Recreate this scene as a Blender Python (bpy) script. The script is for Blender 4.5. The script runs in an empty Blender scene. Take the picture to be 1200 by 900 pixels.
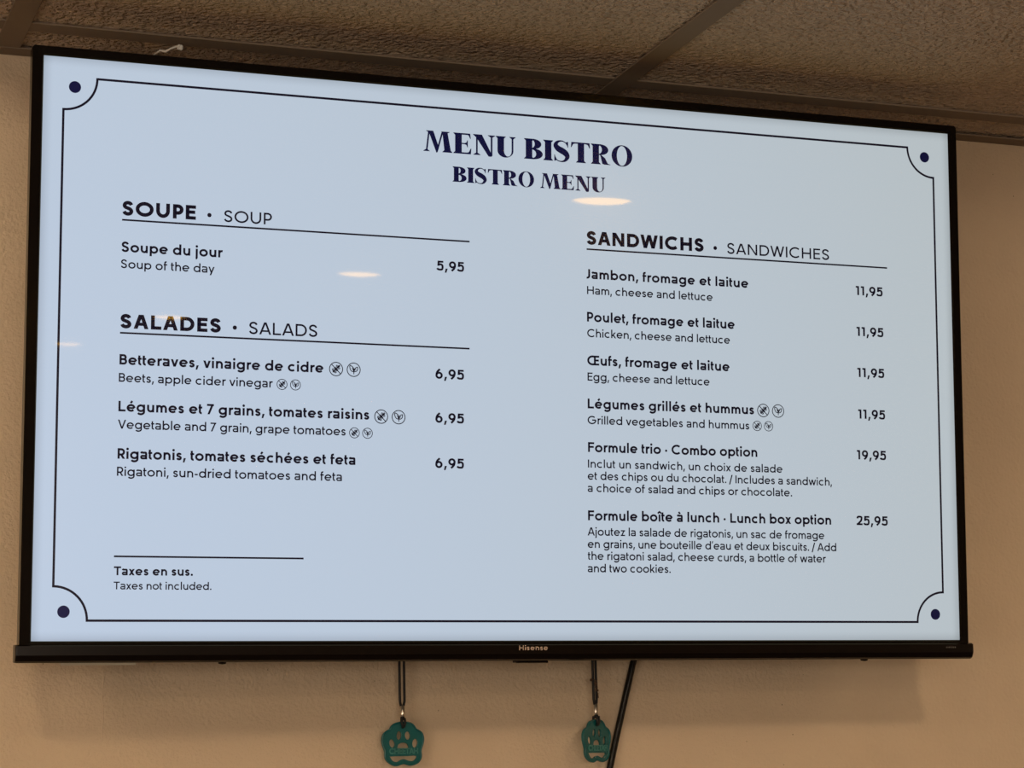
import bpy, bmesh, math, random
from mathutils import Matrix, Vector

# ================================================================ camera, light, exposure
# World frame (metres): origin at the centre of the lit screen, x right along the wall,
# y into the wall, z up.  The wall face is at y = WALL, the ceiling grid at z = CEIL.
WALL, CEIL, FLOOR = 0.1228, 0.3065, -2.15
XL, XR, YF = -3.10, 3.60, -6.00           # left wall, right wall, wall behind the camera
SC = bpy.context.scene
COL = SC.collection

cam_data = bpy.data.cameras.new('camera')
cam = bpy.data.objects.new('camera', cam_data)
COL.objects.link(cam)
SC.camera = cam
cam_data.sensor_fit = 'HORIZONTAL'
cam_data.sensor_width = 36.0
cam_data.lens = 2645.6/1200*36.0
cam_data.clip_start = 0.05
_r, _u, _f = Vector((.93736, -.34768, -.02186)), Vector((-.04101, -.17244, .98417)), Vector((.34595, .92162, .17589))
cam.matrix_world = Matrix(((_r.x, _u.x, -_f.x, -.76811), (_r.y, _u.y, -_f.y, -1.99702),
                           (_r.z, _u.z, -_f.z, -.40028), (0, 0, 0, 1)))

world = bpy.data.worlds.new('world')
SC.world = world
world.use_nodes = True
world.node_tree.nodes['Background'].inputs[0].default_value = (.30, .24, .18, 1)
world.node_tree.nodes['Background'].inputs[1].default_value = .05

SC.view_settings.view_transform = 'Standard'
SC.view_settings.look = 'None'
SC.view_settings.gamma = 1
SC.view_settings.use_curve_mapping = False
SC.view_settings.exposure = 0.0
SC.cycles.max_bounces = 8
SC.cycles.diffuse_bounces = 5
SC.cycles.sample_clamp_indirect = 4.0

WARM = (1.0, .79, .54)
SPOT_POWER, SPOT_ROOM, SPOT_FILL = 10.3, 8.5, 12.5          # beams of the recessed ceiling spots, the last for added wall fill
LENS_GLOW = 34.0           # radiance of its frosted lens
LEFT_FILL, FRONT_FILL = 34.0, 61.0
# unseen fill lights, added outside made-up openings to the left and behind the camera
def fill_light(name, loc, rot, sx, sy, watts):
    l = bpy.data.lights.new(name, 'AREA'); l.shape = 'RECTANGLE'; l.size = sx; l.size_y = sy
    l.energy = watts; l.color = (1.0, .85, .69)
    o = bpy.data.objects.new(name, l); COL.objects.link(o); o.location = loc; o.rotation_euler = rot
fill_light('left_fill_light', (XL-.14, -3.2, -.95), (0, math.radians(-90), 0), 1.5, 2.4, LEFT_FILL)
fill_light('front_fill_light', (-1.4, YF-.14, -.35), (math.radians(90), 0, 0), 3.0, 1.1, FRONT_FILL)

# ================================================================ helpers
def tag(o, label=None, cat=None, group=None, kind=None):
    if label: o['label'] = label
    if cat: o['category'] = cat
    if group: o['group'] = group
    if kind: o['kind'] = kind
    return o

def empty(name, loc=(0, 0, 0), rot=(0, 0, 0)):
    o = bpy.data.objects.new(name, None); COL.objects.link(o)
    o.location = loc; o.rotation_euler = rot; o.empty_display_size = .05
    return o

def link(name, me, mat, parent=None, loc=None):
    o = bpy.data.objects.new(name, me); COL.objects.link(o)
    if mat and not me.materials: me.materials.append(mat)
    if parent: o.parent = parent
    if loc: o.location = loc
    return o

def from_polys(name, polys3, mat, parent=None):
    V = []; F = []
    for q in polys3:
        F.append(list(range(len(V), len(V)+len(q)))); V += q
    me = bpy.data.meshes.new(name); me.from_pydata(V, [], F); me.update()
    return link(name, me, mat, parent)

def bm_box(bm, x0, x1, y0, y1, z0, z1, bevel=0, seg=2):
    m = Matrix.Translation(((x0+x1)/2, (y0+y1)/2, (z0+z1)/2)) @ Matrix.Diagonal((x1-x0, y1-y0, z1-z0, 1))
    r = bmesh.ops.create_cube(bm, size=1, matrix=m)
    if bevel:
        es = list({e for v in r['verts'] for e in v.link_edges})
        bmesh.ops.bevel(bm, geom=es, offset=bevel, segments=seg, affect='EDGES', profile=.5)

def obj(name, bm, mat, parent=None, smooth=False, loc=None):
    me = bpy.data.meshes.new(name); bm.normal_update(); bm.to_mesh(me); bm.free()
    if smooth:
        for p in me.polygons: p.use_smooth = True
    return link(name, me, mat, parent, loc)

def boxo(name, b, mat, parent=None, bevel=0, seg=2):
    bm = bmesh.new(); bm_box(bm, *b, bevel=bevel, seg=seg)
    return obj(name, bm, mat, parent)

def tube(bm, P, r, n=10, cap=True):
    P = [Vector(p) for p in P]; rings = []
    for i, p in enumerate(P):
        t = (P[min(i+1, len(P)-1)]-P[max(i-1, 0)]).normalized()
        a = t.orthogonal() if abs(t.y) > .9 else t.cross(Vector((0, 1, 0)))
        a.normalize(); b = t.cross(a)
        rr = r[i] if isinstance(r, (list, tuple)) else r
        rings.append([bm.verts.new(p+(a*math.cos(2*math.pi*k/n)+b*math.sin(2*math.pi*k/n))*rr) for k in range(n)])
    for A, B in zip(rings, rings[1:]):
        for k in range(n): bm.faces.new((A[k], A[(k+1) % n], B[(k+1) % n], B[k]))
    if cap: bm.faces.new(rings[0][::-1]); bm.faces.new(rings[-1])

def lathe(bm, prof, n=32, c=(0, 0, 0)):
    rings = [[bm.verts.new((c[0]+r*math.cos(2*math.pi*k/n), c[1]+r*math.sin(2*math.pi*k/n), c[2]+z)) for k in range(n)] for r, z in prof]
    for A, B in zip(rings, rings[1:]):
        for k in range(n): bm.faces.new((A[k], A[(k+1) % n], B[(k+1) % n], B[k]))
    return rings

def smooth3(P, sub=5):
    out = []
    for i in range(len(P)-1):
        a, b, c, d = [Vector(P[max(0, min(len(P)-1, i+k))]) for k in (-1, 0, 1, 2)]
        for k in range(sub):
            t = k/sub
            out.append(.5*(2*b+(c-a)*t+(2*a-5*b+4*c-d)*t*t+(3*b-a-3*c+d)*t**3))
    return out+[Vector(P[-1])]

# ---------------------------------------------------------------- lettering
# A small monoline sans drawn as strokes (cap height = 1) and a high-contrast
# serif for the title; every glyph is a list of ribbons / polygons.
def arc(cx, cy, rx, ry, a0, a1, n=14):
    return [(cx + rx*math.cos(math.radians(a0+(a1-a0)*i/n)),
             cy + ry*math.sin(math.radians(a0+(a1-a0)*i/n))) for i in range(n+1)]

def smooth(P, sub=6):
    out = []
    n = len(P)
    for i in range(n-1):
        p0, p1, p2, p3 = P[max(i-1, 0)], P[i], P[i+1], P[min(i+2, n-1)]
        for k in range(sub):
            t = k/sub
            out.append(tuple(.5*(2*p1[j] + (p2[j]-p0[j])*t + (2*p0[j]-5*p1[j]+4*p2[j]-p3[j])*t*t
                             + (3*p1[j]-p0[j]-3*p2[j]+p3[j])*t**3) for j in range(2)))
    out.append(P[-1])
    return out

def ribbon(P, w, closed=False):
    """strip of quads following P; w is a width or one width per point"""
    Q = [P[0]]
    W = [w[0] if isinstance(w, list) else w]
    for i in range(1, len(P)):
        if math.dist(P[i], Q[-1]) > 1e-5:
            Q.append(P[i]); W.append(w[i] if isinstance(w, list) else w)
    if closed and math.dist(Q[0], Q[-1]) < 1e-5: Q.pop(); W.pop()
    n = len(Q); quads = []; A = []; B = []
    for i in range(n):
        a = Q[i-1] if (i > 0 or closed) else None
        b = Q[(i+1) % n] if (i < n-1 or closed) else None
        def d(p, q):
            l = math.dist(p, q); return ((q[0]-p[0])/l, (q[1]-p[1])/l)
        if a is None: t = d(Q[i], b); m = 1
        elif b is None: t = d(a, Q[i]); m = 1
        else:
            t1, t2 = d(a, Q[i]), d(Q[i], b)
            t = (t1[0]+t2[0], t1[1]+t2[1]); l = math.hypot(*t) or 1; t = (t[0]/l, t[1]/l)
            m = 1/max(.5, t[0]*t1[0]+t[1]*t1[1])
        h = W[i]/2*m
        A.append((Q[i][0]-t[1]*h, Q[i][1]+t[0]*h)); B.append((Q[i][0]+t[1]*h, Q[i][1]-t[0]*h))
    for i in range(n if closed else n-1):
        j = (i+1) % n
        quads.append([B[i], B[j], A[j], A[i]])
    return quads

def disc(cx, cy, r, n=16): return [arc(cx, cy, r, r, 0, 360, n)[:-1]]
def box(x0, y0, x1, y1): return [[(x0, y0), (x1, y0), (x1, y1), (x0, y1)]]
def diag(x0, y0, x1, y1, w):
    """slanted stroke with level ends, stroke thickness w; x are centre-line"""
    l = math.hypot(x1-x0, y1-y0); h = w/2*l/abs(y1-y0)
    return [[(x0-h, y0), (x0+h, y0), (x1+h, y1), (x1-h, y1)]]

XH, ASC, DSC, OV = .72, 1.05, -.27, .012
def s_shape(W, H, w):
    N = [(.93,.80),(.80,.935),(.5,1),(.2,.93),(.075,.75),(.2,.60),(.5,.515),(.81,.41),(.945,.245),(.82,.07),(.5,0),(.18,.065),(.03,.21)]
    h = w/2
    return ribbon(smooth([(h+x*(W-w), -OV+h+y*(H+2*OV-w)) for x, y in N], 5), w)

def glyph(c, w):
    """-> (polygons, ink width, left bearing, right bearing)"""
    h = w/2; st, ro, dg = .085, .045, .01       # bearings of stem / round / diagonal sides
    R = ribbon
    def ow(k): return k*1.15 + w*.25                 # widths grow a little with the weight
    def bowl(cx, W): return R(arc(cx, XH/2, (W-w)/2, (XH-w)/2+OV, 0, 360, 26), w, True)
    if c == ' ': return [], .36, 0, 0
    if c in 'éîàè':
        base = glyph({'é':'e','è':'e','à':'a','î':'ı'}[c], w)
        m = base[1]/2
        if c == 'é': acc = R([(m-.05, XH+.10), (m+.12, XH+.30)], w*.95)
        elif c == 'à': acc = R([(m+.05, XH+.10), (m-.12, XH+.30)], w*.95)
        else: acc = R([(m-.20, XH+.11), (m, XH+.27), (m+.20, XH+.11)], w*.85)
        return base[0]+acc, base[1], base[2], base[3]
    if c in '.,·\u2022':
        if c == '.': return disc(h*1.15, h*1.15, h*1.25), w*1.2, .07, .06
        if c == ',': return [[(-.02, -.20), (w*.7, -.20), (w*1.35, w*1.1), (w*.3, w*1.1)]], w*1.25, .05, .05
        if c == '·': return disc(h*1.1, .36, h*1.2), w*1.2, .07, .07
        return disc(.15, .42, .15), .3, .1, .1
    if c == '’': return [[(0, ASC-.30), (w*.8, ASC-.30), (w*1.25, ASC), (w*.35, ASC)]], w*1.1, .03, .03
    if c == '-': return box(0, .34-h, .34, .34+h), .34, .07, .07
    if c == '/': return diag(.0, -.17, .36, ASC, w), .36, .02, .02
    if c in 'oceqdpbgaı':
        W = ow(.68 if c in 'oce' else .66); cx = W/2
        if c == 'o': return bowl(cx, W), W, ro, ro
        if c == 'c': return R(arc(cx, XH/2, (W-w)/2, (XH-w)/2+OV, 48, 312, 20), w), W*.93, ro, .03
        if c == 'e':
            return (R(arc(cx, XH/2, (W-w)/2, (XH-w)/2+OV, 0, 318, 22), w)
                    + box(h, XH*.5-w*.44-.005, W-h, XH*.5+w*.40), W, ro, ro)
        if c == 'ı': return box(0, 0, w, XH), w, st, st
        if c == 'a':
            W = ow(.54); bh = XH*.60; r = (bh-w)/2
            P = R(smooth([(.07, XH*.80), (.16, XH*.92), (W*.46, XH-h+OV), (W*.80, XH*.87), (W-h, XH*.62)], 6)+[(W-h, 0)], w)
            P += R([(W-h, bh-h), (h+r*1.0, bh-h)]+arc(h+r*1.0, h+r-OV*.5, r*1.0, r+OV*.5, 90, 270, 12)+[(W*.62, h-OV), (W-h, XH*.20)], w*.95)
            return P, W, ro, st
        if c == 'd': return bowl(cx, W)+box(W-w, 0, W, ASC), W, ro, st
        if c == 'q': return bowl(cx, W)+box(W-w, DSC, W, XH), W, ro, st
        if c == 'b': return bowl(cx, W)+box(0, 0, w, ASC), W, st, ro
        if c == 'p': return bowl(cx, W)+box(0, DSC, w, XH), W, st, ro
        if c == 'g':
            ry = .22
            return (bowl(cx, W)+R([(W-h, XH)]+arc(cx, DSC+ry+h*.6, (W-w)/2, ry, 0, -150, 14), w), W, ro, st)
    if c in 'nmhru':
        W = ow(.55); rx = (W-w)/2; ry = .25
        top = XH-h+OV
        if c in 'nh':
            return box(0, 0, w, ASC if c == 'h' else XH)+R(arc(h+rx, top-ry, rx, ry, 180, 0, 14)+[(W-h, 0)], w), W, st, st*.95
        if c == 'm':
            W1 = ow(.49); rx = (W1-w)/2; W = 2*W1-w
            return (box(0, 0, w, XH)+R(arc(h+rx, top-ry, rx, ry, 180, 0, 14)+[(W1-h, 0)], w)
                    + R(arc(W1-h+rx, top-ry, rx, ry, 180, 0, 14)+[(W-h, 0)], w), W, st, st*.95)
        if c == 'r': return box(0, 0, w, XH)+R(arc(h+.25, top-ry, .25, ry, 180, 72, 9), w), .36+h*.6, st, .01
        return box(W-w, 0, W, XH)+R([(h, XH), (h, h-OV+ry)]+arc(h+rx, h-OV+ry, rx, ry, 180, 360, 14), w), W, st, st
    if c in 'iljtf':
        if c == 'i': return box(0, 0, w, XH)+disc(h, XH+.20+h*.3, h*1.22), w, st, st
        if c == 'l': return box(0, 0, w, ASC), w, st, st
        if c == 'j':
            return R([(.06, XH), (.06, DSC+.14)]+arc(-.06, DSC+.14, .12, .14-h*.3, 0, -80, 6), w)+disc(.06, XH+.20+h*.3, h*1.22), .06+h, .10, st
        if c == 't':
            x = .13
            return (R([(x, XH+.22)]+arc(x+.15, h-OV+.14, .15, .14, 180, 285, 8), w)
                    + box(-.01, XH-w*.92, .36, XH)), .37, .02, .03
        x = .15
        return (R(arc(x+.16, ASC-.17, .16, .17-h+.01, 75, 180, 8)+[(x, 0)], w)+box(.0, XH-w*.92, .42, XH)), .42, .03, .01
    if c == 's': W = ow(.46); return s_shape(W, XH, w), W, ro*.9, ro*.9
    if c == 'v': W = ow(.60); g = h*1.12; return diag(g, XH, W/2, 0, w)+diag(W-g, XH, W/2, 0, w), W, dg, dg
    if c == 'w':
        W = ow(.90); g = h*1.08
        return diag(g, XH, W*.29, 0, w)+diag(W*.5, XH, W*.29, 0, w)+diag(W*.5, XH, W*.71, 0, w)+diag(W-g, XH, W*.71, 0, w), W, dg, dg
    if c == 'x': W = ow(.56); g = h*1.25; return diag(g, XH, W-g, 0, w)+diag(W-g, XH, g, 0, w), W, dg, dg
    if c == 'y':
        W = ow(.60); g = h*1.12; m = W/2; s = (W-g-m)/XH
        return diag(g, XH, m, .0, w)+diag(W-g, XH, m+s*DSC-.02, DSC, w), W, dg, dg
    if c == 'z': W = ow(.48); return box(.02, XH-w*.92, W, XH)+box(0, 0, W, w*.92)+diag(h*1.5, .02, W-h*1.5, XH-.02, w), W, .04, .04
    if c == 'k':
        W = ow(.54)
        return box(0, 0, w, ASC)+diag(w*.9, .24, W-w*.85, XH, w)+diag(W*.46, .36, W-h*1.1, 0, w), W, st, dg
    # capitals -------------------------------------------------------------
    if c == 'S': W = ow(.62); return s_shape(W, 1, w), W, ro, ro
    if c == 'O': W = ow(.98); return R(arc(W/2, .5, (W-w)/2, (1-w)/2+OV, 0, 360, 34), w, True), W, ro, ro
    if c == 'C': W = ow(.96); return R(arc(W/2, .5, (W-w)/2, (1-w)/2+OV, 46, 314, 26), w), W*.90, ro, .03
    if c == 'G':
        W = ow(.96)
        return (R(arc(W/2, .5, (W-w)/2, (1-w)/2+OV, 46, 360, 30), w)+box(W*.52, .5-h, W-h, .5+h)), W, ro, .06
    if c == 'Œ':
        W = ow(.96)
        return (R(arc(W/2, .5, (W-w)/2, (1-w)/2+OV, 70, 290, 26), w)+box(W*.62, 0, W*.62+w, 1)
                + box(W*.5, 0, W*1.12, w*.95)+box(W*.5, 1-w*.95, W*1.12, 1)+box(W*.62, .51-h*.95, W*1.08, .51+h*.95)), W*1.12, ro, .05
    if c == 'U':
        W = ow(.74); rx = (W-w)/2; ry = .36
        return R([(h, 1), (h, h-OV+ry)]+arc(W/2, h-OV+ry, rx, ry, 180, 360, 18)+[(W-h, 1)], w), W, st, st
    if c in 'PRB':
        W = ow(.56); b = .40 if c != 'B' else .45
        r = (1-b-w)/2+h*.0; r = (1-h-(b))/2
        cy = (1-h+b)/2
        P = box(0, 0, w, 1)+R([(h, 1-h), (W-h-r, 1-h)]+arc(W-h-r, cy, r, r, 90, -90, 12)+[(h, b)], w)
        if c == 'P': return P, W, st, .03
        if c == 'R': return P+diag(W*.50, b, W-h*1.0, 0, w), W+.01, st, .03
        W = ow(.58); r1 = (1-h-.52)/2; r2 = (.52-h)/2
        P = box(0, 0, w, 1)+R([(h, 1-h), (W-w*.7-r1, 1-h)]+arc(W-w*.7-r1, 1-h-r1, r1, r1, 90, -90, 12)+[(h, .52)], w)
        P += R([(h, .52), (W-h-r2, .52)]+arc(W-h-r2, .52-r2, r2, r2, 90, -90, 12)+[(h, h)], w)
        return P, W, st, .05
    if c == 'D':
        W = ow(.76); r = (1-w)/2
        return box(0, 0, w, 1)+R([(h, 1-h), (W-h-r, 1-h)]+arc(W-h-r, .5, r, r, 90, -90, 18)+[(h, h)], w), W, st, ro
    if c in 'EFLI':
        if c == 'I': return box(0, 0, w, 1), w, st, st
        W = ow(.54); P = box(0, 0, w, 1); q = w*.95
        if c in 'EL': P += box(0, 0, W, q)
        if c in 'EF': P += box(0, 1-q, W, 1)+box(0, .52-q/2, W*.93, .52+q/2)
        return P, W, st, .04
    if c == 'H': W = ow(.74); return box(0, 0, w, 1)+box(W-w, 0, W, 1)+box(0, .5-h, W, .5+h), W, st, st
    if c == 'T': W = ow(.66); return box(0, 1-w*.95, W, 1)+box(W/2-h, 0, W/2+h, 1), W, .03, .03
    if c == 'N':
        W = ow(.74)
        return box(0, 0, w, 1)+box(W-w, 0, W, 1)+[[(0, 1), (w*1.12, 1), (W, 0), (W-w*1.12, 0)]], W, st, st
    if c == 'A':
        W = ow(.80); g = h*1.1; m = W/2; d = h*.25
        return diag(g, 0, m-d, 1, w)+diag(W-g, 0, m+d, 1, w)+box(W*.22, .22, W*.78, .22+w*.9), W, dg, dg
    if c == 'V': W = ow(.76); g = h*1.1; return diag(g, 1, W/2, 0, w)+diag(W-g, 1, W/2, 0, w), W, dg, dg
    if c == 'W':
        W = ow(1.12); g = h*1.05
        return diag(g, 1, W*.28, 0, w)+diag(W*.5, 1, W*.28, 0, w)+diag(W*.5, 1, W*.72, 0, w)+diag(W-g, 1, W*.72, 0, w), W, dg, dg
    if c == 'J': return R([(.36, 1)]+arc(.16, h+.20, .20, .20, 0, -110, 10), w), .36+h, .01, st
    # figures --------------------------------------------------------------
    if c == '1': return box(.17, 0, .17+w, 1)+box(.0, 1-w*.9, .17+w, 1), .17+w, .06, .10
    if c == '7': W = ow(.54); return box(0, 1-w*.95, W, 1)+diag(h*1.1+.05, 0, W-h*1.1, 1, w), W, .03, .03
    if c == '2':
        W = ow(.54)
        return (R(smooth([(h*.9, .72), (h+.05, .88), (W/2, 1-h+OV), (W-h-.02, .86), (W-h-.01, .66), (W*.70, .44), (h*1.4, h*1.2)], 5), w)
                + box(0, 0, W, w*.95)), W, .05, .05
    if c == '5':
        W = ow(.54)
        return (box(.07, 1-w*.95, W-.03, 1)+diag(.04+h, .47, .07+h, 1, w)
                + R(smooth([(.07+h*.6, .52), (W*.32, .60), (W*.55, .635), (W-h-.04, .55), (W-h, .33), (W-h-.06, .13), (W/2, h-OV), (.12, .09+h*.3), (.03, .23)], 5), w)), W, .05, .05
    if c in '69':
        W = ow(.58); r = (W-w)/2; ry = r*1.02; cy = ry+h-OV
        P = R(arc(W/2, cy, r, ry, 0, 360, 22), w, True)
        P += R(smooth([(h*1.02, cy), (h+.03, cy+.22), (h+.13, cy+.42), (W*.62, 1+OV-h*.3)], 6), w)
        if c == '9': P = [[(W-x, 1-y) for x, y in q] for q in P]
        return P, W, .05, .05
    return box(0, 0, .4, .7), .4, .05, .05

# serif capitals: (polygons, advance)
def serif(c):
    HL = .058; ST = .28                 # hairline, stem
    R = ribbon
    def ser(x0, x1, y, up, s=.075, t=.03):      # bracketed serif under / over a stem x0..x1
        k = 1 if up else -1
        L = [(x0-s, y), (x0-s, y+k*t*.6), (x0, y+k*.11), (x1, y+k*.11), (x1+s, y+k*t*.6), (x1+s, y)]
        return [L if up else L[::-1]]
    def stem(x): return box(x, 0, x+ST, 1)+ser(x, x+ST, 0, True)+ser(x, x+ST, 1, False)
    def bowl(x, y0, y1, W):              # thick right-hand bowl of B and R
        cy = (y0+y1)/2; ry = (y1-y0)/2; n = 16; A = []; B = []
        for i in range(n+1):
            a = math.radians(90-180*i/n)
            A.append((x+W*max(0, math.cos(a))**.8, cy+ry*math.sin(a)))
            B.append((x+(W-ST*1.02)*max(0, math.cos(a))**.9, cy+(ry-HL)*math.sin(a)))
        return [[B[i], B[i+1], A[i+1], A[i]] for i in range(n)]
    if c == ' ': return [], .26
    if c == 'I': return stem(.075), .385
    if c == 'T':
        x = .30
        P = box(x, 0, x+ST, 1)+ser(x, x+ST, 0, True)+box(.02, 1-HL*1.2, .82, 1)
        P += [[(.02, 1), (.0, .74), (.03, .74), (.10, .90), (.22, 1-HL)], [(.82, 1), (.62, 1-HL), (.74, .90), (.81, .74), (.84, .74)]]
        return P, .84
    if c == 'E':
        x = .075; W = .74
        P = box(x, 0, x+ST, 1)+[[(0, 0), (x, 0), (x, .11), (0, .02)], [(0, .98), (x, .89), (x, 1), (0, 1)]]
        P += box(x, 0, W, HL*1.3)+box(x, 1-HL*1.3, W-.03, 1)
        P += [[(W, 0), (W+.02, .28), (W-.01, .28), (W-.09, .10), (W-.22, HL)], [(W-.03, 1), (W-.22, 1-HL), (W-.10, .91), (W-.03, .75), (W-.005, .75)]]
        P += box(x+ST, .50-HL/2, .60, .50+HL/2)+[[(.585, .33), (.61, .33), (.61, .67), (.585, .67), (.55, .56), (.44, .515), (.44, .485), (.55, .44)]]
        return P, .77
    if c == 'N':
        W = .92
        P = box(.15, 0, .15+HL*1.2, .9)+ser(.15, .15+HL*1.2, 0, True, .12)
        P += box(W-.15, 0, W-.15+HL*1.3, 1)+ser(W-.15, W-.15+HL*1.3, 1, False, .12)
        P += [[(.02, 1), (.40, 1), (W-.10, .06), (W-.10, -.04), (W-.24, -.04), (.165, .84), (.02, .98)]]
        return P, W
    if c == 'M':
        P = [[(.16, 0), (.205, 0), (.245, .92), (.225, .92)]]
        P = diag(.14, 0, .235, .95, HL*1.2)+ser(.125, .155, 0, True, .12)
        P += [[(.12, 1), (.42, 1), (.66, .20), (.58, -.04), (.55, -.04), (.24, .90), (.12, .98)]]
        P += diag(.57, .0, .80, .97, HL*1.2)
        P += [[(.74, 1), (1.10, 1), (1.10, .975), (1.02, .93), (1.15, .11), (1.22, .02), (1.22, 0), (.80, 0), (.80, .02), (.88, .11), (.80, .93)]]
        return P, 1.22
    if c == 'U':
        x = .10; W = .78
        P = box(x, .30, x+ST, 1)+ser(x, x+ST, 1, False)
        n = 18; A = []; B = []
        x1 = W-.0
        for i in range(n+1):
            a = math.radians(180+180*i/n)
            A.append(((x+x1)/2+(x1-x)/2*math.cos(a), .31+.335*math.sin(a)))
            li, ri = x+ST, x1-HL*1.3
            B.append(((li+ri)/2+(ri-li)/2*math.cos(a), .31+(.335-.06)*math.sin(a)))
        P += [[A[i], A[i+1], B[i+1], B[i]] for i in range(n)]
        P += box(x1-HL*1.3, .30, x1, 1)+ser(x1-HL*1.3, x1, 1, False, .10)
        return P, .90
    if c in 'BR':
        x = .075
        P = stem(x)
        if c == 'B':
            P += bowl(x+ST*.9, .50, 1, .42)+bowl(x+ST*.9, 0, .53, .48)
            P += box(x, 0, x+ST+.02, HL)+box(x, 1-HL, x+ST+.02, 1)
            return P, .79
        P += bowl(x+ST*.9, .46, 1, .44)
        P += [[(x+ST+.04, .49), (.42, .49), (.62, .33), (.74, .06), (.86, .02), (.86, 0), (.60, 0), (.50, .03), (.42, .40), (x+ST+.04, .46)]]
        return P, .87
    if c == 'O':
        n = 34; A = []; B = []
        for i in range(n):
            a = 2*math.pi*i/n
            A.append((.46+.46*math.cos(a), .5+.53*math.sin(a))); B.append((.46+.225*math.cos(a), .5+.49*math.sin(a)))
        return [[A[i], A[(i+1) % n], B[(i+1) % n], B[i]] for i in range(n)], .93
    if c == 'S':
        pts = [(.62, .80), (.54, .93), (.38, 1.005), (.20, .95), (.12, .79), (.22, .63), (.38, .53), (.54, .41), (.62, .24), (.53, .06), (.36, -.005), (.18, .05), (.09, .22)]
        wid = [.03, .045, .06, .12, .20, .27, .30, .27, .20, .12, .06, .045, .03]
        sp = smooth([(a, b, ) for a, b in pts], 5)
        ws = [q[0] for q in smooth([(v, 0) for v in wid], 5)]
        P = ribbon([(a, b) for a, b in sp], ws)
        P += [[(.66, .98), (.63, .98), (.52, .93), (.60, .85), (.63, .70), (.66, .70)], [(.055, .01), (.09, .01), (.19, .07), (.11, .15), (.085, .32), (.055, .32)]]
        return P, .74
    return box(0, 0, .5, 1), .6

STY = {'B': .25, 'M': .205, 'R': .163, 'C': .15}
def layout(text, sty, cap, u0, u1):
    """polygons in mm, baseline at 0, ink running from u0 to u1"""
    items = []; x = 0
    for c in text:
        if sty == 'S': P, adv = serif(c); items.append((P, x)); x += adv+.02
        else:
            P, gw, l, r = glyph(c, STY[sty]); x += l; items.append((P, x)); x += gw+r
    xs = [px+ox for P, ox in items for q in P for px, _ in q]
    a, b = min(xs), max(xs)
    nat = (b-a)*cap; tgt = u1-u0
    ratio = tgt/nat
    sx = ratio**(.9 if sty == 'S' else .6)                        # share the misfit between glyph width and spacing
    n = len(items)-1
    extra = (tgt-(b-a)*cap*sx)/max(1, n)
    out = []
    for i, (P, ox) in enumerate(items):
        off = u0+(ox-a)*cap*sx+extra*i
        out += [[(off+px*cap*sx, py*cap) for px, py in q] for q in P]
    layout.ratio = ratio
    return out

# ================================================================ materials
def new_mat(name):
    m = bpy.data.materials.new(name); m.use_nodes = True
    nt = m.node_tree; b = nt.nodes['Principled BSDF']
    return m, nt, b

def plain(name, col, rough=.5, metal=0, spec=.5, emit=None, es=0, noise=0, scale=60, bump=0):
    m, nt, b = new_mat(name)
    b.inputs['Base Color'].default_value = (*col, 1)
    b.inputs['Roughness'].default_value = rough
    b.inputs['Metallic'].default_value = metal
    b.inputs['Specular IOR Level'].default_value = spec
    if emit: b.inputs['Emission Color'].default_value = (*emit, 1); b.inputs['Emission Strength'].default_value = es
    if noise or bump:
        tc = nt.nodes.new('ShaderNodeTexCoord'); nz = nt.nodes.new('ShaderNodeTexNoise')
        nz.inputs['Scale'].default_value = scale; nz.inputs['Detail'].default_value = 5
        nt.links.new(tc.outputs['Object'], nz.inputs['Vector'])
        if noise:
            mx = nt.nodes.new('ShaderNodeMix'); mx.data_type = 'RGBA'
            mx.inputs[6].default_value = (*[c*(1-noise) for c in col], 1); mx.inputs[7].default_value = (*[min(1, c*(1+noise)) for c in col], 1)
            nt.links.new(nz.outputs['Fac'], mx.inputs[0]); nt.links.new(mx.outputs[2], b.inputs['Base Color'])
        if bump:
            bp = nt.nodes.new('ShaderNodeBump'); bp.inputs['Distance'].default_value = bump; bp.inputs['Strength'].default_value = 1
            nt.links.new(nz.outputs['Fac'], bp.inputs['Height']); nt.links.new(bp.outputs['Normal'], b.inputs['Normal'])
    return m

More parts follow.
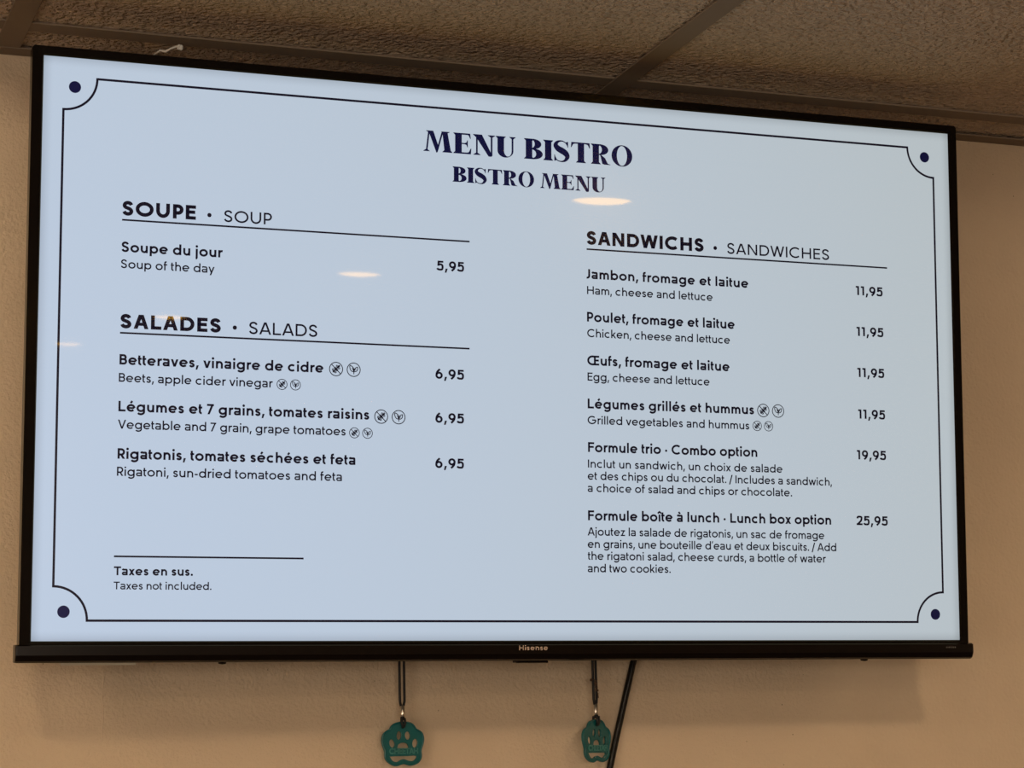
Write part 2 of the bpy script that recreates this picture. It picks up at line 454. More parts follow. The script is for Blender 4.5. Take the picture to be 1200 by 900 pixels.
def wall_paint(name, col):
    """rolled wall paint: fine stipple, faint larger swells, small chips and specks"""
    m, nt, b = new_mat(name)
    N, L = nt.nodes.new, nt.links.new
    tc = N('ShaderNodeTexCoord')
    n1 = N('ShaderNodeTexNoise'); n1.inputs['Scale'].default_value = 260; n1.inputs['Detail'].default_value = 4
    n2 = N('ShaderNodeTexNoise'); n2.inputs['Scale'].default_value = 18; n2.inputs['Detail'].default_value = 3
    v = N('ShaderNodeTexVoronoi'); v.inputs['Scale'].default_value = 75; v.feature = 'F1'
    n3 = N('ShaderNodeTexNoise'); n3.inputs['Scale'].default_value = 7
    for n in (n1, n2, v, n3): L(tc.outputs['Object'], n.inputs['Vector'])
    # specks: small cell centres, only where the patchy mask allows
    lt = N('ShaderNodeMath'); lt.operation = 'LESS_THAN'; lt.inputs[1].default_value = .05
    L(v.outputs['Distance'], lt.inputs[0])
    wn = N('ShaderNodeSeparateColor'); L(v.outputs['Color'], wn.inputs[0])
    g1 = N('ShaderNodeMath'); g1.operation = 'GREATER_THAN'; g1.inputs[1].default_value = .72; L(wn.outputs[0], g1.inputs[0])
    g2 = N('ShaderNodeMath'); g2.operation = 'GREATER_THAN'; g2.inputs[1].default_value = .50; L(n3.outputs['Fac'], g2.inputs[0])
    a1 = N('ShaderNodeMath'); a1.operation = 'MULTIPLY'; L(lt.outputs[0], a1.inputs[0]); L(g1.outputs[0], a1.inputs[1])
    a2 = N('ShaderNodeMath'); a2.operation = 'MULTIPLY'; L(a1.outputs[0], a2.inputs[0]); L(g2.outputs[0], a2.inputs[1])
    mx0 = N('ShaderNodeMix'); mx0.data_type = 'RGBA'
    mx0.inputs[6].default_value = (*[c*.93 for c in col], 1); mx0.inputs[7].default_value = (*[c*1.05 for c in col], 1)
    L(n2.outputs['Fac'], mx0.inputs[0])
    mx = N('ShaderNodeMix'); mx.data_type = 'RGBA'; mx.inputs[7].default_value = (*[c*.35 for c in col], 1)
    L(a2.outputs[0], mx.inputs[0]); L(mx0.outputs[2], mx.inputs[6]); L(mx.outputs[2], b.inputs['Base Color'])
    ad = N('ShaderNodeMath'); ad.operation = 'MULTIPLY_ADD'; ad.inputs[1].default_value = 3.0
    L(n2.outputs['Fac'], ad.inputs[0]); L(n1.outputs['Fac'], ad.inputs[2])
    bp = N('ShaderNodeBump'); bp.inputs['Distance'].default_value = .0017; bp.inputs['Strength'].default_value = .9
    L(ad.outputs[0], bp.inputs['Height']); L(bp.outputs['Normal'], b.inputs['Normal'])
    b.inputs['Roughness'].default_value = .62; b.inputs['Specular IOR Level'].default_value = .35
    return m

def tile_mat():
    """coarse stippled relief of a lay-in ceiling tile"""
    m, nt, b = new_mat('ceiling_tile_relief')
    N, L = nt.nodes.new, nt.links.new
    tc = N('ShaderNodeTexCoord')
    n1 = N('ShaderNodeTexNoise'); n1.inputs['Scale'].default_value = 185; n1.inputs['Detail'].default_value = 3; n1.inputs['Distortion'].default_value = .6
    v = N('ShaderNodeTexVoronoi'); v.inputs['Scale'].default_value = 210; v.feature = 'SMOOTH_F1'
    n3 = N('ShaderNodeTexNoise'); n3.inputs['Scale'].default_value = 30; n3.inputs['Detail'].default_value = 2
    for n in (n1, v, n3): L(tc.outputs['Object'], n.inputs['Vector'])
    ad = N('ShaderNodeMath'); ad.operation = 'MULTIPLY_ADD'; ad.inputs[1].default_value = -.7
    L(v.outputs['Distance'], ad.inputs[0]); L(n1.outputs['Fac'], ad.inputs[2])
    bp = N('ShaderNodeBump'); bp.inputs['Distance'].default_value = .013; bp.inputs['Strength'].default_value = 1
    L(ad.outputs[0], bp.inputs['Height']); L(bp.outputs['Normal'], b.inputs['Normal'])
    mx = N('ShaderNodeMix'); mx.data_type = 'RGBA'
    mx.inputs[6].default_value = (*[c*.85 for c in TILE], 1); mx.inputs[7].default_value = (*[c*1.12 for c in TILE], 1)
    L(n3.outputs['Fac'], mx.inputs[0]); L(mx.outputs[2], b.inputs['Base Color'])
    b.inputs['Roughness'].default_value = .75; b.inputs['Specular IOR Level'].default_value = .3
    return m

def panel_mat(name, col, strength, edge=False):
    """LCD panel: emits, dims towards oblique views as such panels do, and has a semi-matt front"""
    m, nt, b = new_mat(name)
    N, L = nt.nodes.new, nt.links.new
    b.inputs['Base Color'].default_value = (.004, .004, .005, 1)
    b.inputs['Roughness'].default_value = .19
    b.inputs['Specular IOR Level'].default_value = .30
    b.inputs['Coat Weight'].default_value = .42
    b.inputs['Coat Roughness'].default_value = .022
    b.inputs['Coat IOR'].default_value = 1.45
    lw = N('ShaderNodeLayerWeight'); lw.inputs['Blend'].default_value = .5
    sb = N('ShaderNodeMath'); sb.operation = 'SUBTRACT'; sb.inputs[0].default_value = 1; L(lw.outputs['Facing'], sb.inputs[1])
    cc = N('ShaderNodeCombineColor')                     # blue fades fastest off axis
    for k in range(3):
        pw = N('ShaderNodeMath'); pw.operation = 'POWER'; pw.inputs[1].default_value = VIEWEXP[k]; L(sb.outputs[0], pw.inputs[0])
        mk = N('ShaderNodeMath'); mk.operation = 'MULTIPLY'; mk.inputs[1].default_value = col[k]; L(pw.outputs[0], mk.inputs[0])
        L(mk.outputs[0], cc.inputs[k])
    L(cc.outputs[0], b.inputs['Emission Color'])
    ml = N('ShaderNodeValue'); ml.outputs[0].default_value = strength
    last = ml.outputs[0]
    if edge:                       # edge-lit backlight falls off in the last centimetre
        tc = N('ShaderNodeTexCoord'); sx = N('ShaderNodeSeparateXYZ'); L(tc.outputs['Object'], sx.inputs[0])
        for ax, half in ((0, .4705), (2, .2648)):
            ab = N('ShaderNodeMath'); ab.operation = 'ABSOLUTE'; L(sx.outputs[ax], ab.inputs[0])
            mr = N('ShaderNodeMapRange'); mr.interpolation_type = 'SMOOTHSTEP'
            mr.inputs['From Min'].default_value = half-.011; mr.inputs['From Max'].default_value = half+.003
            mr.inputs['To Min'].default_value = 1; mr.inputs['To Max'].default_value = .72
            L(ab.outputs[0], mr.inputs['Value'])
            m2 = N('ShaderNodeMath'); m2.operation = 'MULTIPLY'; L(last, m2.inputs[0]); L(mr.outputs[0], m2.inputs[1]); last = m2.outputs[0]
    L(last, b.inputs['Emission Strength'])
    return m

TILE = (.68, .53, .41)
VIEWEXP = (.4, .8, 1.8)
M = {}
M['wall'] = wall_paint('tan_wall_paint', (.645, .505, .36))
M['wall2'] = plain('plain_wall_paint', (.62, .52, .40), .7)
M['floor'] = plain('floor_tile', (.085, .065, .05), .45, noise=.15, scale=6)
M['tile'] = tile_mat()
M['slab'] = plain('plenum_slab', (.15, .14, .13), .9)
M['tee'] = plain('painted_steel_grid', (.24, .185, .14), .75, spec=.15, noise=.05, scale=12)
M['bezel'] = plain('gloss_black_plastic', (.0045, .0032, .0028), .14, spec=.18)
M['bar'] = plain('black_bar_plastic', (.0050, .0030, .0025), .2, spec=.22)
M['shell'] = plain('matt_black_plastic', (.018, .016, .015), .5, bump=.0002, scale=900)
M['steel'] = plain('black_powder_coat', (.02, .02, .02), .5, metal=.3)
M['screen'] = panel_mat('lit_lcd_panel', (.505, .605, .76), 1.0, True)
M['ink'] = panel_mat('lcd_dark_ink', (.0030, .0028, .0125), 1.0)
M['navy'] = panel_mat('lcd_navy_ink', (.0020, .0038, .0420), 1.0)
M['logo'] = plain('silver_print', (.62, .47, .38), .45, metal=.2)
M['faint'] = plain('faint_print', (.10, .09, .085), .5)
M['paper'] = plain('cream_label_paper', (.62, .55, .42), .7)
M['cord'] = plain('black_cord', (.010, .009, .009), .6, bump=.0004, scale=1500)
M['ferrule'] = plain('brushed_metal_sleeve', (.75, .68, .58), .28, metal=.9)
M['teal'] = plain('teal_plastic', (.004, .100, .108), .25, spec=.5, noise=.18, scale=90)
M['tealhi'] = plain('paler_teal_lettering', (.045, .23, .21), .35)  # paler teal than the plate, for contrast
M['cable'] = plain('black_cable_jacket', (.008, .007, .006), .25, spec=.25)
M['wire'] = plain('shiny_foil', (.95, .93, .88), .2, spec=1.0)
M['fluff'] = plain('brown_dust_fluff', (.09, .05, .03), .9)
M['ring'] = plain('white_lamp_trim', (.75, .70, .62), .4)
M['lens'] = plain('frosted_lamp_lens', (.8, .8, .8), .4, emit=(1.0, .50, .03), es=LENS_GLOW)
M['outlet'] = plain('ivory_plastic', (.70, .62, .50), .4)

# ================================================================ the room
def structure(name, b, mat): return tag(boxo(name, b, mat), kind='structure')
structure('wall_back', (XL, XR, WALL, WALL+.12, FLOOR, CEIL+.10), M['wall'])
# wall behind the camera with a made-up opening for the fill light, x -2.9..0.1, z -0.90..0.20
bm = bmesh.new()
for x0, x1, z0, z1 in ((XL, -2.9, FLOOR, CEIL+.10), (.1, XR, FLOOR, CEIL+.10), (-2.9, .1, FLOOR, -.90), (-2.9, .1, .20, CEIL+.10)):
    bm_box(bm, x0, x1, YF-.12, YF, z0, z1)
tag(obj('wall_front', bm, M['wall2']), kind='structure')
bm = bmesh.new()
for x0, x1, z0, z1 in ((-2.9, -2.85, -.90, .20), (.05, .1, -.90, .20), (-2.85, .05, -.90, -.85), (-2.85, .05, .15, .20), (-1.42, -1.38, -.85, .15)):
    bm_box(bm, x0, x1, YF-.09, YF-.03, z0, z1)
tag(obj('fill_opening_2', bm, M['ring']), kind='structure')  # frame of the made-up opening, unseen, there only for the front fill
structure('wall_right', (XR, XR+.12, YF-.12, WALL+.12, FLOOR, CEIL+.10), M['wall2'])
# left wall with an opening added to let the fill in, y -4.4..-2.0, z -1.70..-0.20
bm = bmesh.new()
for q in ((YF-.12, -4.4, FLOOR, CEIL+.10), (-2.0, WALL+.12, FLOOR, CEIL+.10), (-4.4, -2.0, FLOOR, -1.70), (-4.4, -2.0, -.20, CEIL+.10)):
    bm_box(bm, XL-.12, XL, *q)
tag(obj('wall_left', bm, M['wall2']), kind='structure')
bm = bmesh.new()
for q in ((-4.4, -4.35, -1.70, -.20), (-2.05, -2.0, -1.70, -.20), (-4.35, -2.05, -1.70, -1.65), (-4.35, -2.05, -.25, -.20), (-3.22, -3.18, -1.65, -.25)):
    bm_box(bm, XL-.09, XL-.03, *q)
tag(obj('fill_opening_1', bm, M['ring']), kind='structure')  # bars around the added opening of the left fill, out of view
structure('floor', (XL-.12, XR+.12, YF-.12, WALL+.12, FLOOR-.10, FLOOR), M['floor'])

# suspended ceiling: plenum slab > tiles, main tees, cross tees, wall angle
PITCH = .61
X0 = -.487                      # a main tee
YB = WALL-.0707-.0119           # centre of the cross-tee row nearest the wall
TW = .0119
ceiling = tag(boxo('ceiling', (XL-.12, XR+.12, YF-.12, WALL+.12, CEIL+.06, CEIL+.12), M['slab']), kind='structure')
xs = [X0+PITCH*k for k in range(-4, 7)]
ys = [YB-PITCH*k for k in range(0, 10)]
xe = [XL]+[x for x in xs if XL < x < XR]+[XR]
ye = [WALL]+[y for y in ys if y > YF]+[YF]
LIGHTS = [(.46, -.95), (.45, -2.16), (.34, -3.44), (.28, -4.62),
          (-.85, -.85), (-.85, -2.16), (-.85, -3.44), (-2.05, -.97), (-2.05, -2.16), (-2.05, -3.44),
          (2.95, -.97), (2.95, -2.16), (2.95, -3.44), (-1.45, -.62), (1.65, -.62)]  # last two: unseen spots added to brighten the wall beside the television
tile_cache = {}
rnd = random.Random(4)
for i in range(len(xe)-1):
    for j in range(len(ye)-1):
        a, b_, y1, y0 = xe[i], xe[i+1], ye[j], ye[j+1]
        key = (round(b_-a, 3), round(y1-y0, 3))
        if key not in tile_cache:
            bm = bmesh.new(); w2, h2 = (b_-a)/2-.003, (y1-y0)/2-.003
            bm_box(bm, -w2, w2, -h2, h2, 0, .014, bevel=.0015, seg=1)
            me = bpy.data.meshes.new('ceiling_tile'); bm.to_mesh(me); bm.free(); me.materials.append(M['tile']); tile_cache[key] = me
        o = link('ceiling_tile', tile_cache[key], None, ceiling, ((a+b_)/2, (y0+y1)/2, CEIL+.0027))
def tee(name, x0, x1, y0, y1, along, z=0):
    bm = bmesh.new()
    bm_box(bm, x0, x1, y0, y1, CEIL+z, CEIL+z+.0022, bevel=.0004, seg=1)
    if along == 'y': bm_box(bm, (x0+x1)/2-.001, (x0+x1)/2+.001, y0, y1, CEIL+z+.0022, CEIL+.038)
    else: bm_box(bm, x0, x1, (y0+y1)/2-.001, (y0+y1)/2+.001, CEIL+z+.0022, CEIL+.038)
    return obj(name, bm, M['tee'], ceiling)
for x in xe[1:-1]: tee('main_tee', x-TW, x+TW, YF, WALL-.002, 'y', -.0006)
for y in ye[1:-1]:
    for a, b_ in zip(xe[:-1], xe[1:]): tee('cross_tee', a+TW*.9, b_-TW*.9, y-TW, y+TW, 'x')
bm = bmesh.new()                # wall angle: ledge below the tiles and upright leg against the wall
bm_box(bm, XL, XR, WALL-.022, WALL, CEIL-.0012, CEIL+.0004, bevel=.0004, seg=1)
bm_box(bm, XL, XR, WALL-.0012, WALL, CEIL+.0004, CEIL+.02)
obj('wall_angle', bm, M['tee'], ceiling)

# recessed ceiling spots
def spot(i, x, y):
    L4 = ['nearest the screen, first of the row mirrored in it', 'second from the screen in the row mirrored in it',
          'third from the screen in the row mirrored in it', 'farthest of the row mirrored in the screen']
    t = empty('recessed_spotlight', (x, y, CEIL))
    if i < 4: tag(t, 'round warm recessed ceiling spotlight '+L4[i], 'light', 'ceiling spots mirrored in the screen')
    else:
        row = {-.85: 'in the row left of the mirrored one', -2.05: 'in the leftmost row of the ceiling', 2.95: 'in the rightmost row of the ceiling',
               -1.45: 'added as fill close to the wall, left of the television', 1.65: 'added as fill close to the wall, right of the television'}[x]
        rank = '' if i > 12 else ', '+('nearest' if y > -1 else 'second from' if y > -3 else 'farthest from')+' the television'
        tag(t, 'warm recessed ceiling spot '+row+rank, 'light', 'other ceiling spots of the room')
    bm = bmesh.new()
    lathe(bm, [(.043, .003), (.043, -.002), (.045, -.0045), (.054, -.0035), (.056, 0), (.056, .002)])
    obj('trim_ring', bm, M['ring'], t, True)
    bm = bmesh.new()
    r = lathe(bm, [(.0425, -.001), (.034, -.0045), (.018, -.0065), (.004, -.0070)]); bm.faces.new(r[-1])
    obj('lens', bm, M['lens'], t, True)
    l = bpy.data.lights.new('spot_beam', 'SPOT'); l.energy = SPOT_POWER if i < 4 else SPOT_FILL if i > 12 else SPOT_ROOM; l.color = WARM
    l.spot_size = math.radians(158 if i < 4 else 180); l.spot_blend = .35 if i < 4 else .02; l.shadow_soft_size = .055 if i < 13 else .16
    o = bpy.data.objects.new('spot_beam', l); COL.objects.link(o); o.parent = t; o.location = (0, 0, -.012)
    l.use_shadow = True
for i, (x, y) in enumerate(LIGHTS): spot(i, x, y)

# a scrap of shiny foil ribbon caught between the cross tee and the wall
bm = bmesh.new()
P = [(-.3521, .0743, CEIL-.004), (-.3470, .0665, CEIL-.0015), (-.3425, .0610, CEIL-.004), (-.3391, .0571, CEIL-.0020), (-.3345, .0500, CEIL-.0018), (-.3325, .0480, CEIL-.0010)]
tube(bm, P, [.0008, .0012, .0015, .0011, .0011, .0010], 6)
w = obj('foil_thread', bm, M['wire'], None, True)
tag(w, 'thin shiny silvery thread with a crumpled end caught on the ceiling grid above the television', 'thread')
bm = bmesh.new()
rr = random.Random(3)
for k in range(7):
    c = Vector((-.3322+rr.uniform(-.0025, .0025), .0470+rr.uniform(-.003, .003), CEIL-.0040+rr.uniform(-.0015, .0015)))
    bmesh.ops.create_icosphere(bm, subdivisions=1, radius=rr.uniform(.0011, .0022), matrix=Matrix.Translation(c))
obj('crumpled_end', bm, M['wire'], w)

# ================================================================ the television
TILT = .066022
tv = tag(empty('television', (0, 0, 0), (TILT, 0, -.0021)), 'large black flat television on the wall showing a bilingual bistro menu', 'television')
tv.rotation_euler = (TILT, -.0029212, -.0021159)
mm = .001
HW, HH = .47055, .2648
# lit panel
me = bpy.data.meshes.new('screen')
me.from_pydata([(-HW, 0, -HH), (HW, 0, -HH), (HW, 0, HH), (-HW, 0, HH)], [], [(0, 1, 2, 3)]); me.update()
screen = link('screen', me, M['screen'], tv)
# bezel: rounded outer edge, square inner edge
def rrect(x0, z0, x1, z1, r, n=6):
    out = []
    for cx, cz, a in ((x1-r, z1-r, 0), (x0+r, z1-r, 90), (x0+r, z0+r, 180), (x1-r, z0+r, 270)):
        for k in range(n+1):
            t = math.radians(a+90*k/n); out.append((cx+r*math.cos(t), cz+r*math.sin(t)))
    return out
bm = bmesh.new()
n = 6
O = rrect(-.4800, -.2700, .4788, .2724, .0032, n)
O2 = rrect(-.4792, -.2700, .4780, .2716, .0028, n)
IN = []
for cx, cz in ((HW, HH), (-HW, HH), (-HW, -HH), (HW, -HH)): IN += [(cx, cz)]*(n+1)
I2 = [(x-.0014*(1 if x > 0 else -1), z-.0014*(1 if z > 0 else -1)) for x, z in IN]
loops = [[(x, .0006, z) for x, z in I2], [(x, -.0020, z) for x, z in IN], [(x, -.0024, z) for x, z in O2], [(x, -.0016, z) for x, z in O], [(x, .0110, z) for x, z in O]]
vs = [[bm.verts.new(p) for p in lp] for lp in loops]
N_ = len(O)
for A, B in zip(vs, vs[1:]):
    for k in range(N_): 
        j = (k+1) % N_
        bm.faces.new((A[k], A[j], B[j], B[k]))
bmesh.ops.remove_doubles(bm, verts=bm.verts, dist=1e-6)
bmesh.ops.recalc_face_normals(bm, faces=bm.faces)
obj('bezel', bm, M['bezel'], tv)
# bottom bar: profile in (y, z) swept along x
prof = [(.0115, -.2668), (-.0028, -.2668), (-.0052, -.2680), (-.0055, -.2762), (-.0030, -.2812), (.0000, -.2828), (.0115, -.2828)]
bm = bmesh.new()
secs = []
for x, s in ((-.4836, .72), (-.4830, .93), (-.4818, 1), (.4812, 1), (.4824, .93), (.4830, .72)):
    secs.append([bm.verts.new((x, .003+(y-.003)*s, -.2748+(z+.2748)*(1-(1-s)*.35))) for y, z in prof])
for A, B in zip(secs, secs[1:]):
    for k in range(len(prof)): bm.faces.new((A[k], A[(k+1) % len(prof)], B[(k+1) % len(prof)], B[k]))
bm.faces.new(secs[0][::-1]); bm.faces.new(secs[-1]); bmesh.ops.recalc_face_normals(bm, faces=bm.faces)
bar = obj('bottom_bar', bm, M['bar'], tv)
lg = from_polys('brand_lettering', [[(x*mm, -.0058, (-277.0+4.2+z)*mm) for x, z in q] for q in layout('Hisense', 'R', 4.5, -13.4, 15.6)], M['logo'], bar)
fp = from_polys('small_print', [[(x*mm, -.0058, (-271.9+z)*mm) for x, z in q] for k in range(7) for q in box(450+k*1.7, 0, 450.9+k*1.7, 1.5)], M['faint'], bar)
bm = bmesh.new(); bm_box(bm, -.014, .019, .001, .012, -.2850, -.2825, bevel=.001)
obj('sensor_pod', bm, M['bezel'], tv)
bm = bmesh.new()
bm_box(bm, -.474, .474, .0110, .030, -.262, .2660, bevel=.004)
back = obj('back_panel', bm, M['shell'], tv)
bm = bmesh.new()
bm_box(bm, -.4760, .4765, .0100, .046, -.2822, -.020, bevel=.005)
obj('electronics_housing', bm, M['shell'], tv)
boxo('rating_label', (-.441, -.374, .012, .024, -.2850, -.2821), M['paper'], tv)
for x in (-.294, .368):
    bm = bmesh.new(); lathe(bm, [(.0, -.2850), (.0035, -.2845), (.0045, -.2815)], 14)
    for v in bm.verts: v.co.x += x; v.co.y += .017
    obj('screw', bm, M['bezel'], tv, True)
# tilting wall mount: two upright arms and a rail on the wall (world-vertical parts stay parts of the set)
for x in (-.0985, .1045):
    bm = bmesh.new()
    bm_box(bm, x-.014, x+.014, .046, .050, -.20, .14, bevel=.001)
    bm_box(bm, x-.014, x-.011, .050, .066, -.19, .13)
    bm_box(bm, x+.011, x+.014, .050, .066, -.19, .13)
    obj('mount_arm', bm, M['steel'], tv)
bm = bmesh.new()
for z in (.045, -.105): bm_box(bm, -.20, .21, .070, .0985, z-.014, z+.014, bevel=.002)
rail = obj('wall_rail', bm, M['steel'], tv)

# ---------------------------------------------------------------- picture on the screen
def ink(name, polys, mat=None, parent=None, off=.00025):
    return from_polys(name, [[(x*mm, -off, z*mm) for x, z in q] for q in polys], mat or M['ink'], parent or screen)
# border with scooped corners
bx, bz, br, lw_ = 451.0, 245.6, 30.2, 2.15
P = []
for sx_, sz_, a0, a1 in ((-1, 1, 270, 360), (1, 1, 180, 270), (1, -1, 90, 180), (-1, -1, 0, 90)):
    c = arc(sx_*bx, sz_*bz, br, br, a0, a1, 16)
    P += c
# order: top-left scoop, top edge, top-right scoop, ...
ink('border_line', ribbon(P, lw_, True))
for x, z in ((-441.0, 236.6), (441.0, 236.6), (441.6, -237.8), (-441.6, -237.8)):
    ink('corner_dot', disc(x, z, 5.5, 28), M['navy'])
for x0, x1, z in ((-396, -61.3, 117.1), (-396, -61.3, 13.4), (60, 394, 117.0), (-397.8, -223, -188.4)):
    ink('rule_line', box(x0, z-.8, x1, z+.8))
for x, z, r in ((-315.4, 126.6, 2.0), (-290.2, 23.0, 2.0), (198.9, 126.3, 2.0)): ink('heading_bullet', disc(x, z, r))

MENU = [  # kind, text, style, cap height, left, right, baseline (all mm on the screen)
 ('menu_title', 'MENU BISTRO', 'S', 20.3, -108.3, 109.4, 202.5),
 ('menu_title', 'BISTRO MENU', 'S', 14.9, -78.7, 80.4, 174.6),
 ('section_heading', 'SOUPE', 'B', 13.4, -395.8, -328.0, 121.3), ('section_heading', 'SOUP', 'C', 11.0, -301.6, -256.2, 121.2),
 ('section_heading', 'SALADES', 'B', 13.0, -395.8, -303.3, 17.7), ('section_heading', 'SALADS', 'C', 11.4, -276.8, -211.7, 17.8),
 ('section_heading', 'SANDWICHS', 'B', 13.4, 60.2, 186.2, 121.7), ('section_heading', 'SANDWICHES', 'C', 11.0, 212.1, 327.0, 121.4),
 ('dish_name', 'Soupe du jour', 'M', 9.5, -396.0, -302.3, 87.6), ('dish_translation', 'Soup of the day', 'R', 8.0, -396.3, -309.8, 72.7),
 ('dish_name', 'Betteraves, vinaigre de cidre', 'M', 9.5, -396.0, -205.4, -15.5), ('dish_translation', 'Beets, apple cider vinegar', 'R', 8.0, -396.3, -253.7, -31.2),
 ('dish_name', 'Légumes et 7 grains, tomates raisins', 'M', 9.5, -396.2, -160.8, -58.0), ('dish_translation', 'Vegetable and 7 grain, grape tomatoes', 'R', 8.1, -396.4, -183.6, -73.6),
 ('dish_name', 'Rigatonis, tomates séchées et feta', 'M', 9.5, -396.2, -174.0, -100.8), ('dish_translation', 'Rigatoni, sun-dried tomatoes and feta', 'R', 8.2, -396.5, -186.9, -116.2),
 ('tax_note', 'Taxes en sus.', 'M', 7.9, -397.6, -326.0, -205.2), ('tax_note', 'Taxes not included.', 'R', 6.9, -397.6, -308.8, -217.8),
 ('dish_name', 'Jambon, fromage et laitue', 'M', 9.5, 59.6, 235.2, 87.8), ('dish_translation', 'Ham, cheese and lettuce', 'R', 8.0, 60.2, 195.5, 72.5),
 ('dish_name', 'Poulet, fromage et laitue', 'M', 9.6, 60.0, 219.5, 45.4), ('dish_translation', 'Chicken, cheese and lettuce', 'R', 8.0, 60.1, 214.0, 30.2),
 ('dish_name', 'Œufs, fromage et laitue', 'M', 9.6, 60.0, 213.2, 2.6), ('dish_translation', 'Egg, cheese and lettuce', 'R', 8.0, 60.2, 191.1, -12.6),
 ('dish_name', 'Légumes grillés et hummus', 'M', 9.6, 60.2, 239.5, -39.7), ('dish_translation', 'Grilled vegetables and hummus', 'R', 8.0, 60.0, 234.0, -55.0),
 ('dish_name', 'Formule trio · Combo option', 'M', 9.6, 60.3, 242.5, -82.2),
 ('dish_description', 'Inclut un sandwich, un choix de salade', 'R', 7.9, 60.1, 270.3, -97.4),
 ('dish_description', 'et des chips ou du chocolat. / Includes a sandwich,', 'R', 7.9, 59.8, 325.7, -109.1),
 ('dish_description', 'a choice of salad and chips or chocolate.', 'R', 7.9, 59.7, 280.6, -120.9),
 ('dish_name', 'Formule boîte à lunch · Lunch box option', 'M', 9.6, 59.9, 324.0, -148.4),
 ('dish_description', 'Ajoutez la salade de rigatonis, un sac de fromage', 'R', 7.9, 59.4, 316.0, -163.1),
 ('dish_description', 'en grains, une bouteille d’eau et deux biscuits. / Add', 'R', 7.9, 59.4, 329.2, -175.0),
 ('dish_description', 'the rigatoni salad, cheese curds, a bottle of water', 'R', 7.9, 59.4, 317.4, -186.5),
 ('dish_description', 'and two cookies.', 'R', 7.9, 59.3, 146.8, -198.4),
 ('price', '5,95', 'M', 9.4, -94.9, -66.9, 87.4)]
MENU += [('price', '6,95', 'M', 9.4, -95.6, -66.9, z) for z in (-16.7, -58.6, -101.6)]
MENU += [('price', '11,95', 'M', 9.4, 357.0, 388.1, z) for z in (87.0, 44.8, 2.6, -40.0)]
MENU += [('price', '19,95', 'M', 9.4, 354.7, 388.2, -81.6), ('price', '25,95', 'M', 9.4, 352.8, 388.6, -148.3)]
for name, text, sty, cap, u0, u1, v0 in MENU:
    ink(name, [[(x, z+v0) for x, z in q] for q in layout(text, sty, cap, u0, u1)], M['navy'] if sty == 'S' else None)

def grain_icon(cx, cz, r):
    w_ = .82 if r > 6 else .66
    Q = ribbon(arc(0, 0, r-w_/2, r-w_/2, 0, 360, 40), w_, True)
    Q += ribbon([(-r*.70, r*.70), (r*.70, -r*.70)], w_)
    for k, (a, b_, s) in enumerate(((-.30, -.30, 1), (-.44, -.10, .8), (-.10, -.44, .8), (-.14, .10, .85), (.10, -.14, .85), (.12, .40, .8), (.40, .12, .8), (.42, .42, .8), (.02, .02, .8))):
        e = arc(0, 0, r*.17*s, r*.115*s, 0, 360, 12)[:-1]
        th = math.radians(45 if k in (0, 8, 7) else (95 if a < b_ else -5)); c_, s_ = math.cos(th), math.sin(th)
        Q += ribbon([(r*a+x*c_-z*s_, r*b_+x*s_+z*c_) for x, z in e], w_*.85, True)
    Q += ribbon([(-r*.45, -r*.45), (r*.45, r*.45)], w_*.8)
    return [[(x+cx, z+cz) for x, z in q] for q in Q]
def sprout_icon(cx, cz, r):
    w_ = .82 if r > 6 else .66
    Q = ribbon(arc(0, 0, r-w_/2, r-w_/2, 0, 360, 40), w_, True)
    lf = smooth([(.04, -.20), (-.22, -.24), (-.50, .06), (-.55, .56), (-.22, .44), (.04, .10), (.04, -.20)], 4)
    Q += ribbon([(x*r, z*r) for x, z in lf], w_)
    lf = smooth([(.04, -.24), (.30, -.24), (.52, -.04), (.56, .36), (.28, .26), (.10, .02), (.04, -.24)], 4)
    Q += ribbon([(x*r, z*r) for x, z in lf], w_)
    Q += ribbon([(.03*r, -.66*r), (.03*r, -.10*r), (-.26*r, .28*r)], [w_*.6, w_*1.7, w_*.6]) + ribbon([(.04*r, -.2*r), (.34*r, .12*r)], w_*.7)
    return [[(x+cx, z+cz) for x, z in q] for q in Q]
for gx, sx_, z, r in ((-193.3, -176.2, -11.5, 6.75), (-149.1, -132.0, -54.7, 6.75), (-245.0, -232.2, -27.9, 5.1), (-175.1, -162.4, -70.8, 5.1),
                      (249.8, 266.3, -35.4, 6.75), (242.8, 255.4, -51.1, 5.1)):
    ink('grain_free_icon', grain_icon(gx, z, r)); ink('sprout_icon', sprout_icon(sx_, z, r))

# ================================================================ things hanging under the television
def plaque(name, outline, holes, y0, y1, bev, mat, parent):
    """flat plate with holes: 2-D curve, extruded and rounded, turned into a mesh"""
    cu = bpy.data.curves.new(name, 'CURVE'); cu.dimensions = '2D'; cu.fill_mode = 'BOTH'
    for lp in [outline]+holes:
        sp = cu.splines.new('POLY'); sp.points.add(len(lp)-1); sp.use_cyclic_u = True
        for p, q in zip(sp.points, lp): p.co = (q[0], q[1], 0, 1)
    cu.extrude = (y1-y0)/2-bev; cu.bevel_depth = bev; cu.bevel_resolution = 2; cu.offset = -bev
    tmp = bpy.data.objects.new(name, cu); COL.objects.link(tmp)
    dg = bpy.context.evaluated_depsgraph_get(); me = bpy.data.meshes.new_from_object(tmp.evaluated_get(dg))
    bpy.data.objects.remove(tmp); bpy.data.curves.remove(cu)
    me.transform(Matrix(((1, 0, 0, 0), (0, 0, -1, (y0+y1)/2), (0, 1, 0, 0), (0, 0, 0, 1))))
    for p in me.polygons: p.use_smooth = False
    me.name = name
    return link(name, me, mat, parent)

